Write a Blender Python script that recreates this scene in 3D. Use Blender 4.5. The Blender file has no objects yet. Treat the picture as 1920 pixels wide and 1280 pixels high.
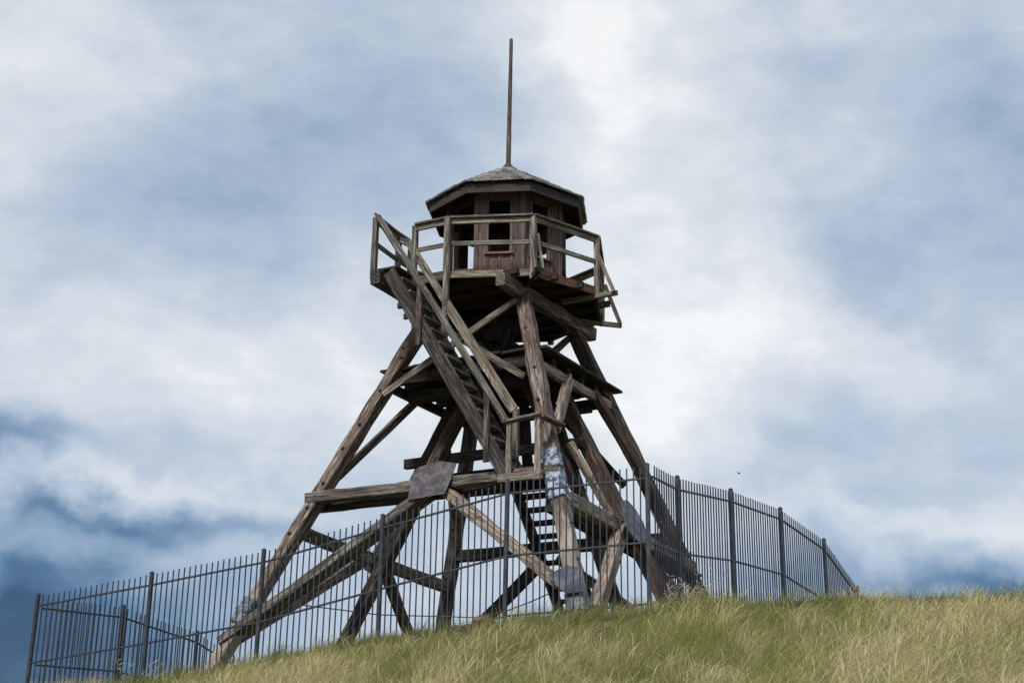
import bpy, math, random
import numpy as np
from mathutils import Vector, Matrix

random.seed(7)
rng = np.random.default_rng(11)
scene = bpy.context.scene
COL = scene.collection

# ------------------------------------------------------------------ camera
TH, RO = math.radians(18.65), math.radians(0.87)
fwd = Vector((0, math.cos(TH), math.sin(TH)))
r0 = Vector((1, 0, 0)); u0 = Vector((0, -math.sin(TH), math.cos(TH)))
right = math.cos(RO) * r0 + math.sin(RO) * u0
up = math.cos(RO) * u0 - math.sin(RO) * r0
cd = bpy.data.cameras.new('camera')
cam = bpy.data.objects.new('camera', cd); COL.objects.link(cam)
m = Matrix.Identity(4)
for i, v in enumerate((right, up, -fwd)):
    for j in range(3): m[j][i] = v[j]
cam.matrix_world = m
cd.sensor_width = 36.0; cd.lens = 50.0
cd.clip_start = 0.1; cd.clip_end = 3000
scene.camera = cam

# ------------------------------------------------------------------ exposure
vs = scene.view_settings
vs.view_transform = 'Standard'; vs.look = 'None'; vs.exposure = 1.3; vs.gamma = 1.0
vs.use_curve_mapping = False

# ------------------------------------------------------------------ sun
SUN_AZ = Vector((-0.30, -0.62, 0.73)).normalized()       # towards the sun
sl = bpy.data.lights.new('sun', 'SUN'); sl.energy = 1.5; sl.angle = math.radians(12); sl.color = (1.0, 0.96, 0.9)
so = bpy.data.objects.new('sun', sl); COL.objects.link(so)
so.rotation_euler = SUN_AZ.to_track_quat('Z', 'Y').to_euler(); so.location = (-10, -20, 30)

# ------------------------------------------------------------------ sky: nishita under layers of cloud
world = bpy.data.worlds.new('World'); scene.world = world; world.use_nodes = True
def make_sky():
    nt = world.node_tree; N = nt.nodes; Lk = nt.links
    N.clear()
    out = N.new('ShaderNodeOutputWorld'); bg = N.new('ShaderNodeBackground')
    sky = N.new('ShaderNodeTexSky'); sky.sky_type = 'NISHITA'; sky.sun_disc = False
    sky.sun_elevation = math.asin(SUN_AZ.z); sky.sun_rotation = math.atan2(SUN_AZ.x, SUN_AZ.y)
    skm = N.new('ShaderNodeVectorMath'); skm.operation = 'SCALE'; skm.inputs['Scale'].default_value = 0.09
    Lk.new(sky.outputs[0], skm.inputs[0])
    tc = N.new('ShaderNodeTexCoord')
    def noise(scale, detail, rough, vec, stretch=(1, 1, 1)):
        mp = N.new('ShaderNodeMapping'); mp.inputs['Scale'].default_value = stretch
        Lk.new(vec, mp.inputs['Vector'])
        n = N.new('ShaderNodeTexNoise'); n.inputs['Scale'].default_value = scale
        n.inputs['Detail'].default_value = detail; n.inputs['Roughness'].default_value = rough
        Lk.new(mp.outputs[0], n.inputs['Vector']); return n
    def vmath(op, a, b=None):
        n = N.new('ShaderNodeVectorMath'); n.operation = op
        if hasattr(a, 'links'): Lk.new(a, n.inputs[0])
        else: n.inputs[0].default_value = a
        if b is not None:
            if hasattr(b, 'links'): Lk.new(b, n.inputs[1])
            else: n.inputs[1].default_value = b
        return n
    def mth(op, a, b=None, c=None):
        n = N.new('ShaderNodeMath'); n.operation = op
        for i, x in enumerate((a, b, c)):
            if x is None: continue
            if hasattr(x, 'links'): Lk.new(x, n.inputs[i])
            else: n.inputs[i].default_value = x
        return n.outputs[0]
    d = tc.outputs['Generated']
    n1 = noise(5.5, 3, 0.5, d); n2 = noise(17, 5, 0.55, d)
    w1 = vmath('MULTIPLY', vmath('SUBTRACT', n1.outputs['Color'], (.5, .5, .5)).outputs[0], (.12, .12, .11))
    w2 = vmath('MULTIPLY', vmath('SUBTRACT', n2.outputs['Color'], (.5, .5, .5)).outputs[0], (.055, .055, .07))
    dd = vmath('ADD', vmath('ADD', d, w1.outputs[0]).outputs[0], w2.outputs[0]).outputs[0]
    # cloud banks: direction, (1/radius in x, y, z), weight
    banks = CLOUDS
    total = None
    for c, rad, wt in banks:
        s = vmath('SUBTRACT', dd, c)
        q = vmath('MULTIPLY', s.outputs[0], (1 / rad[0], 1 / max(rad), 1 / rad[1]))
        ln = vmath('DOT_PRODUCT', q.outputs[0], q.outputs[0])
        e = mth('EXPONENT', mth('MULTIPLY', ln.outputs['Value'], -1.0))
        total = mth('MULTIPLY', e, wt) if total is None else mth('MULTIPLY_ADD', e, wt, total)
    f1 = noise(4.2, 6, 0.55, dd, (1, 1, 1.8)); f2 = noise(12, 11, 0.58, d, (1, 1, 2.1))
    # billows: ridged noise gives rounded cloud edges
    f3 = noise(9.5, 9, 0.55, d, (1, 1, 1.8))
    bil = mth('SUBTRACT', 1.0, mth('MULTIPLY', mth('ABSOLUTE', mth('SUBTRACT', f3.outputs['Fac'], .5)), 5.0))
    v = mth('ADD', total, SKY_BASE)
    v = mth('MULTIPLY_ADD', mth('SUBTRACT', f1.outputs['Fac'], .5), SKY_F1, v)
    v = mth('MULTIPLY_ADD', mth('SUBTRACT', f2.outputs['Fac'], .5), SKY_F2, v)
    v = mth('MULTIPLY_ADD', mth('SUBTRACT', bil, .5), SKY_F3, v)
    cr = N.new('ShaderNodeValToRGB'); Lk.new(v, cr.inputs[0])
    el = cr.color_ramp.elements
    stops = [(0.0, (.030, .080, .175)), (.18, (.085, .180, .325)), (.30, (.21, .325, .475)), (.44, (.35, .455, .60)), (.52, (.43, .53, .665)),
             (.64, (.535, .615, .725)), (.72, (.65, .715, .79)), (.84, (.77, .815, .86)), (.95, (.97, .98, .99))]
    while len(el) < len(stops): el.new(.5)
    for e_, (p, c) in zip(el, stops): e_.position = p; e_.color = (*c, 1)
    mx = N.new('ShaderNodeMix'); mx.data_type = 'RGBA'; mx.inputs['Factor'].default_value = 0.9
    Lk.new(skm.outputs[0], mx.inputs['A']); Lk.new(cr.outputs[0], mx.inputs['B'])
    Lk.new(mx.outputs['Result'], bg.inputs['Color']); bg.inputs['Strength'].default_value = 0.415
    Lk.new(bg.outputs[0], out.inputs['Surface'])
SKY_BASE, SKY_F1, SKY_F2, SKY_F3 = 0.65, 0.44, 0.36, 0.08
CLOUDS = [
    ((.0600, .8605, .5042), (.075, .10), .30),     # tall white bank behind the mast
    ((.1000, .9100, .4000), (.085, .09), .18),
    ((.1500, .9400, .3150), (.12, .045), .15),
    ((.0950, .9524, .2700), (.060, .055), .18),
    ((-.1300, .9464, .2950), (.15, .045), .24),    # pale bank left of the tower
    ((-.3298, .8689, .3778), (.06, .10), .12),
    ((-.3245, .8298, .4678), (.10, .07), .14),
    ((-.1883, .8893, .4100), (.15, .075), -.17),   # slate blue centre left
    ((-.0763, .8668, .4928), (.08, .05), -.14),
    ((.3300, .8571, .4500), (.06, .07), -.16),
    ((.2700, .8959, .3650), (.09, .030), -.13),
    ((.2000, .9449, .2500), (.06, .05), -.08),
    ((-.3500, .9224, .2200), (.07, .013), -.40),   # dark hole at far left
    ((-.3900, .9444, .1000), (.20, .070), -.84),   # storm blue low left
    ((-.2500, .9491, .1830), (.10, .012), -.30),
    ((.3500, .9447, .1640), (.16, .022), -.54),    # dark bank low right
    ((-.2700, .9491, .2060), (.12, .010), .14),
    ((.3200, .9447, .2050), (.12, .013), .16),
]
make_sky()

# ================================================================== helpers
W = {}
def reg(o, M, parent=None):
    COL.objects.link(o); W[o.name] = M
    if parent is not None:
        o.parent = parent; o.matrix_basis = W[parent.name].inverted() @ M
    else: o.matrix_basis = M
    return o
def tag(o, label=None, cat=None, group=None, kind=None):
    if label: o['label'] = label
    if cat: o['category'] = cat
    if group: o['group'] = group
    if kind: o['kind'] = kind
    return o
def empty(name, loc):
    o = bpy.data.objects.new(name, None); o.empty_display_size = .2
    return reg(o, Matrix.Translation(loc))
def mesh_obj(name, verts, faces, mat, parent=None, M=None, smooth=False):
    me = bpy.data.meshes.new(name); me.from_pydata([tuple(v) for v in verts], [], faces); me.update()
    if mat: me.materials.append(mat)
    if smooth: me.shade_smooth()
    return reg(bpy.data.objects.new(name, me), M if M is not None else Matrix.Identity(4), parent)
def frame(p0, p1, xdir):
    p0 = Vector(p0); p1 = Vector(p1); z = (p1 - p0).normalized()
    x = Vector(xdir); x = x - z * x.dot(z)
    if x.length < 1e-4:
        x = Vector((0, 0, 1)) - z * z.z
        if x.length < 1e-4: x = Vector((1, 0, 0)) - z * z.x
    x.normalize(); y = z.cross(x)
    M = Matrix.Identity(4)
    for i, v in enumerate((x, y, z, p0)):
        for j in range(3): M[j][i] = v[j]
    return M, (p1 - p0).length
def timber_geo(length, w, h, seg=1, jit=0.0, ch=None, taper=1.0, bow=0.0):
    if ch is None: ch = min(w, h) * .09
    vs_, fs = [], []
    ph = random.uniform(0, 6.28); amp = bow
    for i in range(seg + 1):
        t = i / seg; k = 1 + (taper - 1) * t
        hw, hh = w * k / 2, h * k / 2
        bx = amp * math.sin(t * math.pi) * math.cos(ph); by = amp * math.sin(t * math.pi) * math.sin(ph)
        ring = [(-hw + ch, -hh), (hw - ch, -hh), (hw, -hh + ch), (hw, hh - ch), (hw - ch, hh), (-hw + ch, hh), (-hw, hh - ch), (-hw, -hh + ch)]
        cj = [(random.gauss(0, jit), random.gauss(0, jit)) for _ in range(4)]
        for q, (x, y) in enumerate(ring):
            c = cj[((q + 1) // 2) % 4]
            vs_.append((x + bx + c[0] + random.gauss(0, jit * .3), y + by + c[1] + random.gauss(0, jit * .3), length * t))
    for i in range(seg):
        for q in range(8):
            a, b = i * 8 + q, i * 8 + (q + 1) % 8
            fs.append((a, b, b + 8, a + 8))
    fs.append(tuple(reversed(range(8)))); fs.append(tuple(range(seg * 8, seg * 8 + 8)))
    return vs_, fs
def timber(name, p0, p1, w, h, mat, parent, xdir=(0, 0, 1), seg=None, jit=None, bow=None, taper=1.0, ch=None):
    """a squared timber from p0 to p1; w is across xdir, h across the other side"""
    M, ln = frame(p0, p1, xdir)
    if seg is None: seg = max(1, min(14, int(ln / .45)))
    if jit is None: jit = min(.006, min(w, h) * .035)
    if bow is None: bow = ln * .0022
    v, f = timber_geo(ln, w, h, seg, jit, ch, taper, bow)
    return mesh_obj(name, v, f, mat, parent, M)
def boxes_obj(name, boxes, mat, parent, M=None):
    v, f = [], []
    for (x0, x1, y0, y1, z0, z1) in boxes:
        b = len(v)
        v += [(x0, y0, z0), (x1, y0, z0), (x1, y1, z0), (x0, y1, z0), (x0, y0, z1), (x1, y0, z1), (x1, y1, z1), (x0, y1, z1)]
        f += [tuple(b + i for i in q) for q in ((3, 2, 1, 0), (4, 5, 6, 7), (0, 1, 5, 4), (1, 2, 6, 5), (2, 3, 7, 6), (3, 0, 4, 7))]
    return mesh_obj(name, v, f, mat, parent, M)
def prism(name, pts, n, th, mat, parent, M=None):
    """polygon pts (3d) extruded by th along n"""
    k = len(pts); n = Vector(n).normalized() * th
    p = [Vector(q) for q in pts]
    nn = (p[1] - p[0]).cross(p[2] - p[1])
    if nn.dot(n) < 0: p.reverse()
    v = p + [q + n for q in p]
    f = [tuple(reversed(range(k))), tuple(range(k, 2 * k))] + [(i, (i + 1) % k, k + (i + 1) % k, k + i) for i in range(k)]
    return mesh_obj(name, v, f, mat, parent, M)
def tube_geo(pts, radii, n=8):
    v, f = [], []
    pts = [Vector(p) for p in pts]
    for i, p in enumerate(pts):
        t = (pts[min(i + 1, len(pts) - 1)] - pts[max(i - 1, 0)]).normalized()
        x = t.orthogonal().normalized() if abs(t.z) > .99 else Vector((0, 0, 1)).cross(t).normalized()
        y = t.cross(x)
        for q in range(n):
            a = 2 * math.pi * q / n
            v.append(p + x * math.cos(a) * radii[i] + y * math.sin(a) * radii[i])
    for i in range(len(pts) - 1):
        for q in range(n):
            a, b = i * n + q, i * n + (q + 1) % n
            f.append((a, b, b + n, a + n))
    f.append(tuple(reversed(range(n)))); f.append(tuple(range((len(pts) - 1) * n, len(pts) * n)))
    return v, f

# ================================================================== materials
def new_mat(name):
    mt = bpy.data.materials.new(name); mt.use_nodes = True
    nt = mt.node_tree; N = nt.nodes; b = N['Principled BSDF']
    return mt, N, nt.links, b
def ramp(N, Lk, src, stops):
    cr = N.new('ShaderNodeValToRGB'); Lk.new(src, cr.inputs[0]); el = cr.color_ramp.elements
    while len(el) < len(stops): el.new(.5)
    for e_, (p, c) in zip(el, stops): e_.position = p; e_.color = (*c, 1) if len(c) == 3 else c
    return cr.outputs[0]
def mixc(N, Lk, fac, a, b, blend='MIX'):
    mx = N.new('ShaderNodeMix'); mx.data_type = 'RGBA'; mx.blend_type = blend
    for s, x in (('Factor', fac), ('A', a), ('B', b)):
        if hasattr(x, 'links'): Lk.new(x, mx.inputs[s])
        else: mx.inputs[s].default_value = x if s == 'Factor' else (*x, 1)
    return mx.outputs['Result']
def wood(name, dark, mid, light, stain, stain_amt=.5, bleach=None, moss=0.0, rough=.85, bump=.6, sat=.95, crack=.85, knots=True):
    """weathered timber, grain along the object's own z axis"""
    mt, N, Lk, b = new_mat(name)
    tc = N.new('ShaderNodeTexCoord'); oi = N.new('ShaderNodeObjectInfo')
    off = N.new('ShaderNodeMath'); off.operation = 'MULTIPLY'; off.inputs[1].default_value = 37.0; Lk.new(oi.outputs['Random'], off.inputs[0])
    def nz(sc, scale, detail, rgh, dist=0.0):
        mp = N.new('ShaderNodeMapping'); mp.inputs['Scale'].default_value = sc; Lk.new(tc.outputs['Object'], mp.inputs['Vector'])
        n = N.new('ShaderNodeTexNoise'); n.noise_dimensions = '4D'; n.inputs['Scale'].default_value = scale
        n.inputs['Detail'].default_value = detail; n.inputs['Roughness'].default_value = rgh; n.inputs['Distortion'].default_value = dist
        Lk.new(mp.outputs[0], n.inputs['Vector']); Lk.new(off.outputs[0], n.inputs['W']); return n.outputs['Fac']
    g1 = nz((1, 1, .085), 30, 7, .68, .3)          # fine grain
    g2 = nz((1, 1, .11), 10, 4, .55, .6)              # broad streaks
    g3 = nz((1, 1, .4), 3.4, 7, .68)                # patches
    col = ramp(N, Lk, g1, [(.38, dark), (.51, mid), (.61, light)])
    col = mixc(N, Lk, ramp(N, Lk, g2, [(.33, (.55, .55, .55)), (.6, (0, 0, 0))]), col, dark)
    col = mixc(N, Lk, ramp(N, Lk, g3, [(.42, (0, 0, 0)), (.62, (stain_amt,) * 3)]), col, stain)
    if moss:
        g4 = nz((1, 1, .5), 5.0, 6, .65); col = mixc(N, Lk, ramp(N, Lk, g4, [(.52, (0, 0, 0)), (.68, (moss,) * 3)]), col, (.10, .115, .035))
    if bleach:
        sep = N.new('ShaderNodeSeparateXYZ'); Lk.new(tc.outputs['Object'], sep.inputs[0])
        ad = N.new('ShaderNodeMath'); ad.operation = 'MULTIPLY_ADD'; Lk.new(g3, ad.inputs[0]); ad.inputs[1].default_value = 1.6; Lk.new(sep.outputs['Z'], ad.inputs[2])
        mr = N.new('ShaderNodeMapRange'); Lk.new(ad.outputs[0], mr.inputs[0])
        mr.inputs[1].default_value = bleach; mr.inputs[2].default_value = bleach + .9; mr.inputs[3].default_value = .85; mr.inputs[4].default_value = 0
        pale = ramp(N, Lk, g1, [(.33, (.12, .095, .075)), (.46, (.36, .31, .26)), (.7, (.5, .44, .37))])
        col = mixc(N, Lk, mr.outputs[0], col, pale)
    # drying cracks along the grain
    vo = N.new('ShaderNodeTexVoronoi'); vo.feature = 'DISTANCE_TO_EDGE'; vo.voronoi_dimensions = '4D'
    mp = N.new('ShaderNodeMapping'); mp.inputs['Scale'].default_value = (1, 1, .055); Lk.new(tc.outputs['Object'], mp.inputs['Vector'])
    wv = N.new('ShaderNodeVectorMath'); wv.operation = 'MULTIPLY_ADD'
    nn = N.new('ShaderNodeTexNoise'); nn.inputs['Scale'].default_value = 6; Lk.new(tc.outputs['Object'], nn.inputs['Vector'])
    Lk.new(nn.outputs['Color'], wv.inputs[0]); wv.inputs[1].default_value = (.05, .05, .05); Lk.new(mp.outputs[0], wv.inputs[2])
    Lk.new(wv.outputs[0], vo.inputs['Vector']); Lk.new(off.outputs[0], vo.inputs['W']); vo.inputs['Scale'].default_value = 11
    cm = ramp(N, Lk, vo.outputs['Distance'], [(.0, (0, 0, 0)), (.035, (1, 1, 1))])
    cmk = mixc(N, Lk, ramp(N, Lk, g2, [(.45, (1, 1, 1)), (.6, (0, 0, 0))]), cm, (1, 1, 1), 'LIGHTEN')
    col = mixc(N, Lk, crack, col, cmk, 'MULTIPLY')
    if knots:
        vk = N.new('ShaderNodeTexVoronoi'); vk.voronoi_dimensions = '4D'; vk.inputs['Scale'].default_value = 4.2
        mk = N.new('ShaderNodeMapping'); mk.inputs['Scale'].default_value = (1, 1, .45); Lk.new(tc.outputs['Object'], mk.inputs['Vector'])
        Lk.new(mk.outputs[0], vk.inputs['Vector']); Lk.new(off.outputs[0], vk.inputs['W'])
        col = mixc(N, Lk, ramp(N, Lk, vk.outputs['Distance'], [(.09, (.85, .85, .85)), (.17, (0, 0, 0))]), col, tuple(q * .5 for q in dark))
    # each piece weathered a little differently
    tint = ramp(N, Lk, oi.outputs['Random'], [(0, (.66, .68, .72)), (.5, (.95, .92, .9)), (1, (1.1, 1.0, .92))])
    col = mixc(N, Lk, 1.0, col, tint, 'MULTIPLY')
    hs = N.new('ShaderNodeHueSaturation'); hs.inputs['Saturation'].default_value = sat; Lk.new(col, hs.inputs['Color'])
    Lk.new(hs.outputs[0], b.inputs['Base Color']); b.inputs['Roughness'].default_value = rough
    b.inputs['Specular IOR Level'].default_value = .2
    ht = mixc(N, Lk, 1.0, g1, cmk, 'MULTIPLY')
    bp = N.new('ShaderNodeBump'); bp.inputs['Strength'].default_value = bump; bp.inputs['Distance'].default_value = .02
    Lk.new(ht, bp.inputs['Height']); Lk.new(bp.outputs[0], b.inputs['Normal'])
    return mt
MW = {
    'leg':   wood('leg_wood', (0.016, 0.013, 0.012), (0.090, 0.072, 0.060), (0.336, 0.298, 0.260), (0.043, 0.027, 0.022), .75),
    'legb':  wood('bleached_leg_wood', (0.024, 0.019, 0.017), (0.160, 0.126, 0.104), (0.478, 0.423, 0.368), (0.104, 0.066, 0.051), .55, bleach=2.6),
    'red':   wood('red_stained_wood', (0.014, 0.010, 0.009), (0.072, 0.046, 0.037), (0.185, 0.139, 0.118), (0.054, 0.027, 0.022), .8),
    'beam':  wood('grey_beam_wood', (0.025, 0.022, 0.019), (0.144, 0.130, 0.112), (0.403, 0.374, 0.332), (0.094, 0.076, 0.058), .6, moss=.15),
    'tan':   wood('tan_brace_wood', (0.060, 0.047, 0.038), (0.306, 0.259, 0.212), (0.582, 0.519, 0.441), (0.204, 0.145, 0.111), .6),
    'dark':  wood('dark_stringer_wood', (0.013, 0.013, 0.013), (0.046, 0.045, 0.048), (0.139, 0.135, 0.141), (0.034, 0.030, 0.029), .6),
    'rail':  wood('railing_wood', (0.044, 0.039, 0.033), (0.216, 0.196, 0.164), (0.478, 0.446, 0.391), (0.136, 0.122, 0.092), .55, moss=.12),
    'plank': wood('plank_wood', (0.022, 0.014, 0.012), (0.086, 0.058, 0.043), (0.235, 0.155, 0.113), (0.108, 0.043, 0.027), .8),
    'under': wood('shade_toned_wood', (0.010, 0.009, 0.008), (0.034, 0.030, 0.027), (0.104, 0.092, 0.081), (0.031, 0.023, 0.019), .6),  # wood colour lowered to carry the shade on undersides and inner members
    'cabin': wood('maroon_painted_board', (.075, .048, .046), (.145, .09, .084), (.20, .14, .13), (.115, .068, .063), .5, bump=.25, sat=.8),
    'trim':  wood('faded_maroon_trim', (.06, .042, .039), (.15, .105, .097), (.25, .20, .185), (.12, .078, .07), .5, bump=.3),
    'fascia': wood('dark_fascia_board', (.026, .024, .024), (.055, .05, .05), (.09, .083, .081), (.05, .043, .04), .5, bump=.2),
    'shingle': wood('shingle_wood', (.26, .25, .245), (.44, .43, .425), (.60, .59, .585), (.36, .335, .325), .4, sat=.6, crack=.35),
    'mast':  wood('mast_wood', (.04, .03, .027), (.145, .11, .095), (.27, .22, .19), (.11, .065, .052), .6),
}
def metal_paint():
    mt, N, Lk, b = new_mat('fence_paint')
    tc = N.new('ShaderNodeTexCoord'); n = N.new('ShaderNodeTexNoise'); n.inputs['Scale'].default_value = 7; n.inputs['Detail'].default_value = 5
    Lk.new(tc.outputs['Object'], n.inputs['Vector'])
    Lk.new(ramp(N, Lk, n.outputs['Fac'], [(.35, (.018, .022, .031)), (.7, (.042, .05, .068))]), b.inputs['Base Color'])
    b.inputs['Roughness'].default_value = .5; b.inputs['Specular IOR Level'].default_value = .35
    return mt
def sheet(name, c0, c1, c2, sc=5.0, metallic=.25, thr=(.38, .5, .62), rough=.55):
    mt, N, Lk, b = new_mat(name)
    tc = N.new('ShaderNodeTexCoord'); n = N.new('ShaderNodeTexNoise'); n.inputs['Scale'].default_value = sc; n.inputs['Detail'].default_value = 8; n.inputs['Roughness'].default_value = .65
    Lk.new(tc.outputs['Object'], n.inputs['Vector'])
    Lk.new(ramp(N, Lk, n.outputs['Fac'], [(thr[0], c0), (thr[1], c1), (thr[2], c2)]), b.inputs['Base Color'])
    b.inputs['Roughness'].default_value = rough; b.inputs['Metallic'].default_value = metallic
    bp = N.new('ShaderNodeBump'); bp.inputs['Strength'].default_value = .5; bp.inputs['Distance'].default_value = .02
    Lk.new(n.outputs['Fac'], bp.inputs['Height']); Lk.new(bp.outputs[0], b.inputs['Normal'])
    return mt
M_FENCE = metal_paint()
M_RUST = sheet('rusted_sheet', (.03, .03, .038), (.058, .052, .061), (.12, .098, .10), 7, .1, rough=.7)
M_GREY = sheet('grey_sheet', (.05, .058, .076), (.078, .09, .115), (.13, .148, .18), 5.0, .05, rough=.75)
M_BLUE = sheet('peeling_blue_sheet', (.028, .035, .05), (.16, .21, .29), (.36, .42, .49), 8.0, 0.0, (.44, .50, .62), .6)
M_TIN = sheet('crumpled_tin', (.05, .06, .075), (.12, .145, .17), (.24, .27, .29), 9.0, .3)
M_BOLT = sheet('old_iron', (.012, .011, .011), (.03, .025, .022), (.06, .045, .038), 20, .5)
M_ROCK = sheet('red_rock', (.05, .028, .023), (.11, .06, .05), (.18, .115, .095), 7, 0.0, rough=.95)
M_CABLE = sheet('steel_cable', (.03, .035, .04), (.06, .065, .075), (.10, .11, .12), 20, .4)

# ================================================================== terrain
SK = np.array([  # azimuth x/y, tangent of the skyline, distance of the crest
 (-.60, .045, 24.0), (-.4348, .0607, 23.0), (-.3452, .0691, 22.7), (-.2483, .0819, 21.9), (-.2017, .0933, 21.5), (-.1293, .1084, 20.7), (-.0561, .1219, 19.9),
 (.0178, .1310, 19.4), (.0921, .1380, 19.1), (.1668, .1440, 19.0), (.2417, .1498, 19.1), (.2977, .1500, 19.3), (.3611, .1488, 19.5), (.4648, .1440, 19.8), (.7, .13, 20)])
def vnoise(x, y, seed=0):
    xi = np.floor(x).astype(int); yi = np.floor(y).astype(int); fx = x - xi; fy = y - yi
    fx = fx * fx * (3 - 2 * fx); fy = fy * fy * (3 - 2 * fy)
    def h(a, b):
        n = (a * 374761393 + b * 668265263 + seed * 1442695041) & 0x7fffffff
        n = ((n ^ (n >> 13)) * 1274126177) & 0x7fffffff
        return ((n ^ (n >> 16)) & 0xffff) / 65535.0
    return (h(xi, yi) * (1 - fx) + h(xi + 1, yi) * fx) * (1 - fy) + (h(xi, yi + 1) * (1 - fx) + h(xi + 1, yi + 1) * fx) * fy
def fbm(x, y, seed=0, o=4):
    s = 0; a = .5; t = 0
    for i in range(o):
        s = s + a * vnoise(x * 2 ** i + 13.7 * i, y * 2 ** i - 7.1 * i, seed + i); t += a; a *= .5
    return s / t
def ground_z(x, y):
    x = np.asarray(x, float); y = np.asarray(y, float)
    s = x / np.maximum(y, 12.0)
    e = np.interp(s, SK[:, 0], SK[:, 1]); yc = np.interp(s, SK[:, 0], SK[:, 2]); zc = e * yc + .05
    slope = -1.6 + (zc + 1.6) / yc * np.maximum(y, -4)
    back = zc + .035 * yc * 0 - .035 * (y - yc) - .10 * np.maximum(y - 27, 0) - .002 * np.maximum(y - 27, 0) ** 1.5
    k = .22
    hmix = np.clip(.5 + .5 * (back - slope) / k, 0, 1)
    z = back * (1 - hmix) + slope * hmix - k * hmix * (1 - hmix)
    z = z + (fbm(x * .9, y * .9, 3) - .5) * .16 + (fbm(x * .2, y * .2, 9) - .5) * .15 * np.clip((y - 24) / 6, 0, 1)
    return z
def build_ground():
    def axis(lo, hi, a, b, fine, growth=1.22):
        c = list(np.arange(a, b + 1e-6, fine)); st = fine
        while c[-1] < hi: st *= growth; c.append(c[-1] + st)
        st = fine
        while c[0] > lo: st *= growth; c.insert(0, c[0] - st)
        return np.array(c)
    xs = axis(-900, 900, -14, 14, .22); ys = axis(-300, 1500, 6, 31, .22)
    X, Y = np.meshgrid(xs, ys); Z = ground_z(X, Y)
    Z = np.maximum(Z, -60)
    v = np.stack([X, Y, Z], -1).reshape(-1, 3); nx = len(xs); ny = len(ys)
    idx = np.arange(nx * ny).reshape(ny, nx)
    f = np.stack([idx[:-1, :-1], idx[:-1, 1:], idx[1:, 1:], idx[1:, :-1]], -1).reshape(-1, 4)
    mt, N, Lk, b = new_mat('hill_soil')
    tc = N.new('ShaderNodeTexCoord'); n = N.new('ShaderNodeTexNoise'); n.inputs['Scale'].default_value = 2.2; n.inputs['Detail'].default_value = 9
    Lk.new(tc.outputs['Object'], n.inputs['Vector'])
    Lk.new(ramp(N, Lk, n.outputs['Fac'], [(.3, (.045, .05, .02)), (.5, (.11, .10, .045)), (.72, (.19, .14, .085))]), b.inputs['Base Color'])
    b.inputs['Roughness'].default_value = .95
    o = mesh_obj('ground', v.tolist(), f.tolist(), mt, smooth=True)
    tag(o, kind='structure')
    return o
build_ground()

# ================================================================== the watchtower
O = Vector((-.184, 25.05, 0)); PSI = -.51
EX = Vector((math.cos(PSI), math.sin(PSI), 0)); EY = Vector((math.sin(PSI), -math.cos(PSI), 0)); EZ = Vector((0, 0, 1))
def L(a, b, z): return O + EX * a + EY * b + EZ * z
def gz(p): return float(ground_z(p.x, p.y))
SG = {'A': (-1, 1), 'B': (1, 1), 'C': (1, -1), 'D': (-1, -1)}
def half(z): return .80 + .37 * (9.3 - z)
def leg(n, z, off=0.0):
    h = half(z) + off; s = SG[n]; return L(s[0] * h, s[1] * h, z)
T = empty('watchtower', L(0, 0, gz(L(0, 0, 0))))
tag(T, 'tall weathered timber lookout tower with splayed legs, railed deck and shingled octagonal cabin', 'tower')

def bolt(parent, p, n, r=.03, th=.03):
    n = Vector(n).normalized(); M, _ = frame(Vector(p) - n * .01, Vector(p) + n, (0, 0, 1))
    v, f = tube_geo([(0, 0, 0), (0, 0, th * .5), (0, 0, th)], [r * 1.25, r * 1.2, r * .55], 7)
    return mesh_obj('bolt', v, f, M_BOLT, parent, M)

# --- four corner legs
LEGS = {}
for n in 'ABCD':
    foot = gz(leg(n, 2.5)) - .35
    o = timber('leg', leg(n, foot) - (EX * .14 if n == 'C' else EX * 0), leg(n, 8.95), .24, .24, MW['legb'] if n in 'AB' else MW['leg'], T, EX, seg=26, jit=.008, bow=.02)
    LEGS[n] = o
    s = SG[n]
    for z in (8.55, 8.1, 7.9, 7.25, 6.6, 6.15, 5.5, 5.05, 4.6, 4.2, 3.6):
        if random.random() < .75:
            bolt(o, leg(n, z) + EY * .125 + EX * random.uniform(-.05, .05), EY)
        if random.random() < .55:
            bolt(o, leg(n, z + .12) + EX * .125 * (1 if n in 'BC' else -1) + EY * random.uniform(-.05, .05), EX * (1 if n in 'BC' else -1))
tag(LEGS['A'], 'left leg with its bleached foot wrapped in crumpled tin')
tag(LEGS['B'], 'nearest leg, pale and bare low down below a peeling blue sheet')

# --- inner raking posts
def post_(a0, z0, b0, a1, z1, b1, w, mat):
    return timber('raking_post', L(a1, b1, z1), L(a0, b0, z0), w, w, mat, T, EX, seg=14, jit=.007)
post_(-.52, 7.35, .30, -3.35, 2.45, .30, .22, MW['leg'])
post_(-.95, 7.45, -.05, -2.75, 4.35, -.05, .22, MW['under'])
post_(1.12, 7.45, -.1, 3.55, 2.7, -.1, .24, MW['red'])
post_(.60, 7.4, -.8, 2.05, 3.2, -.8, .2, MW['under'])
post_(.75, 7.4, .45, 2.0, 4.75, .2, .16, MW['red'])
for s in (-1, 1):
    timber('centre_post', L(.28 * s, -.55, 6.0), L(.2 * s, -.5, 7.4), .16, .16, MW['under'], T, EX)

# --- face members: point on a face plane
def face(n1, n2, t, z, off=0.0):
    """t from 0 (leg n1) to 1 (leg n2) at height z, off metres outward"""
    p = leg(n1, z).lerp(leg(n2, z), t)
    mid = (leg(n1, z) + leg(n2, z)) / 2; outd = mid - L(0, 0, z); outd.normalize()
    return p + outd * off
OUT = {'AB': EY, 'BC': EX, 'CD': -EY, 'DA': -EX}
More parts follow.
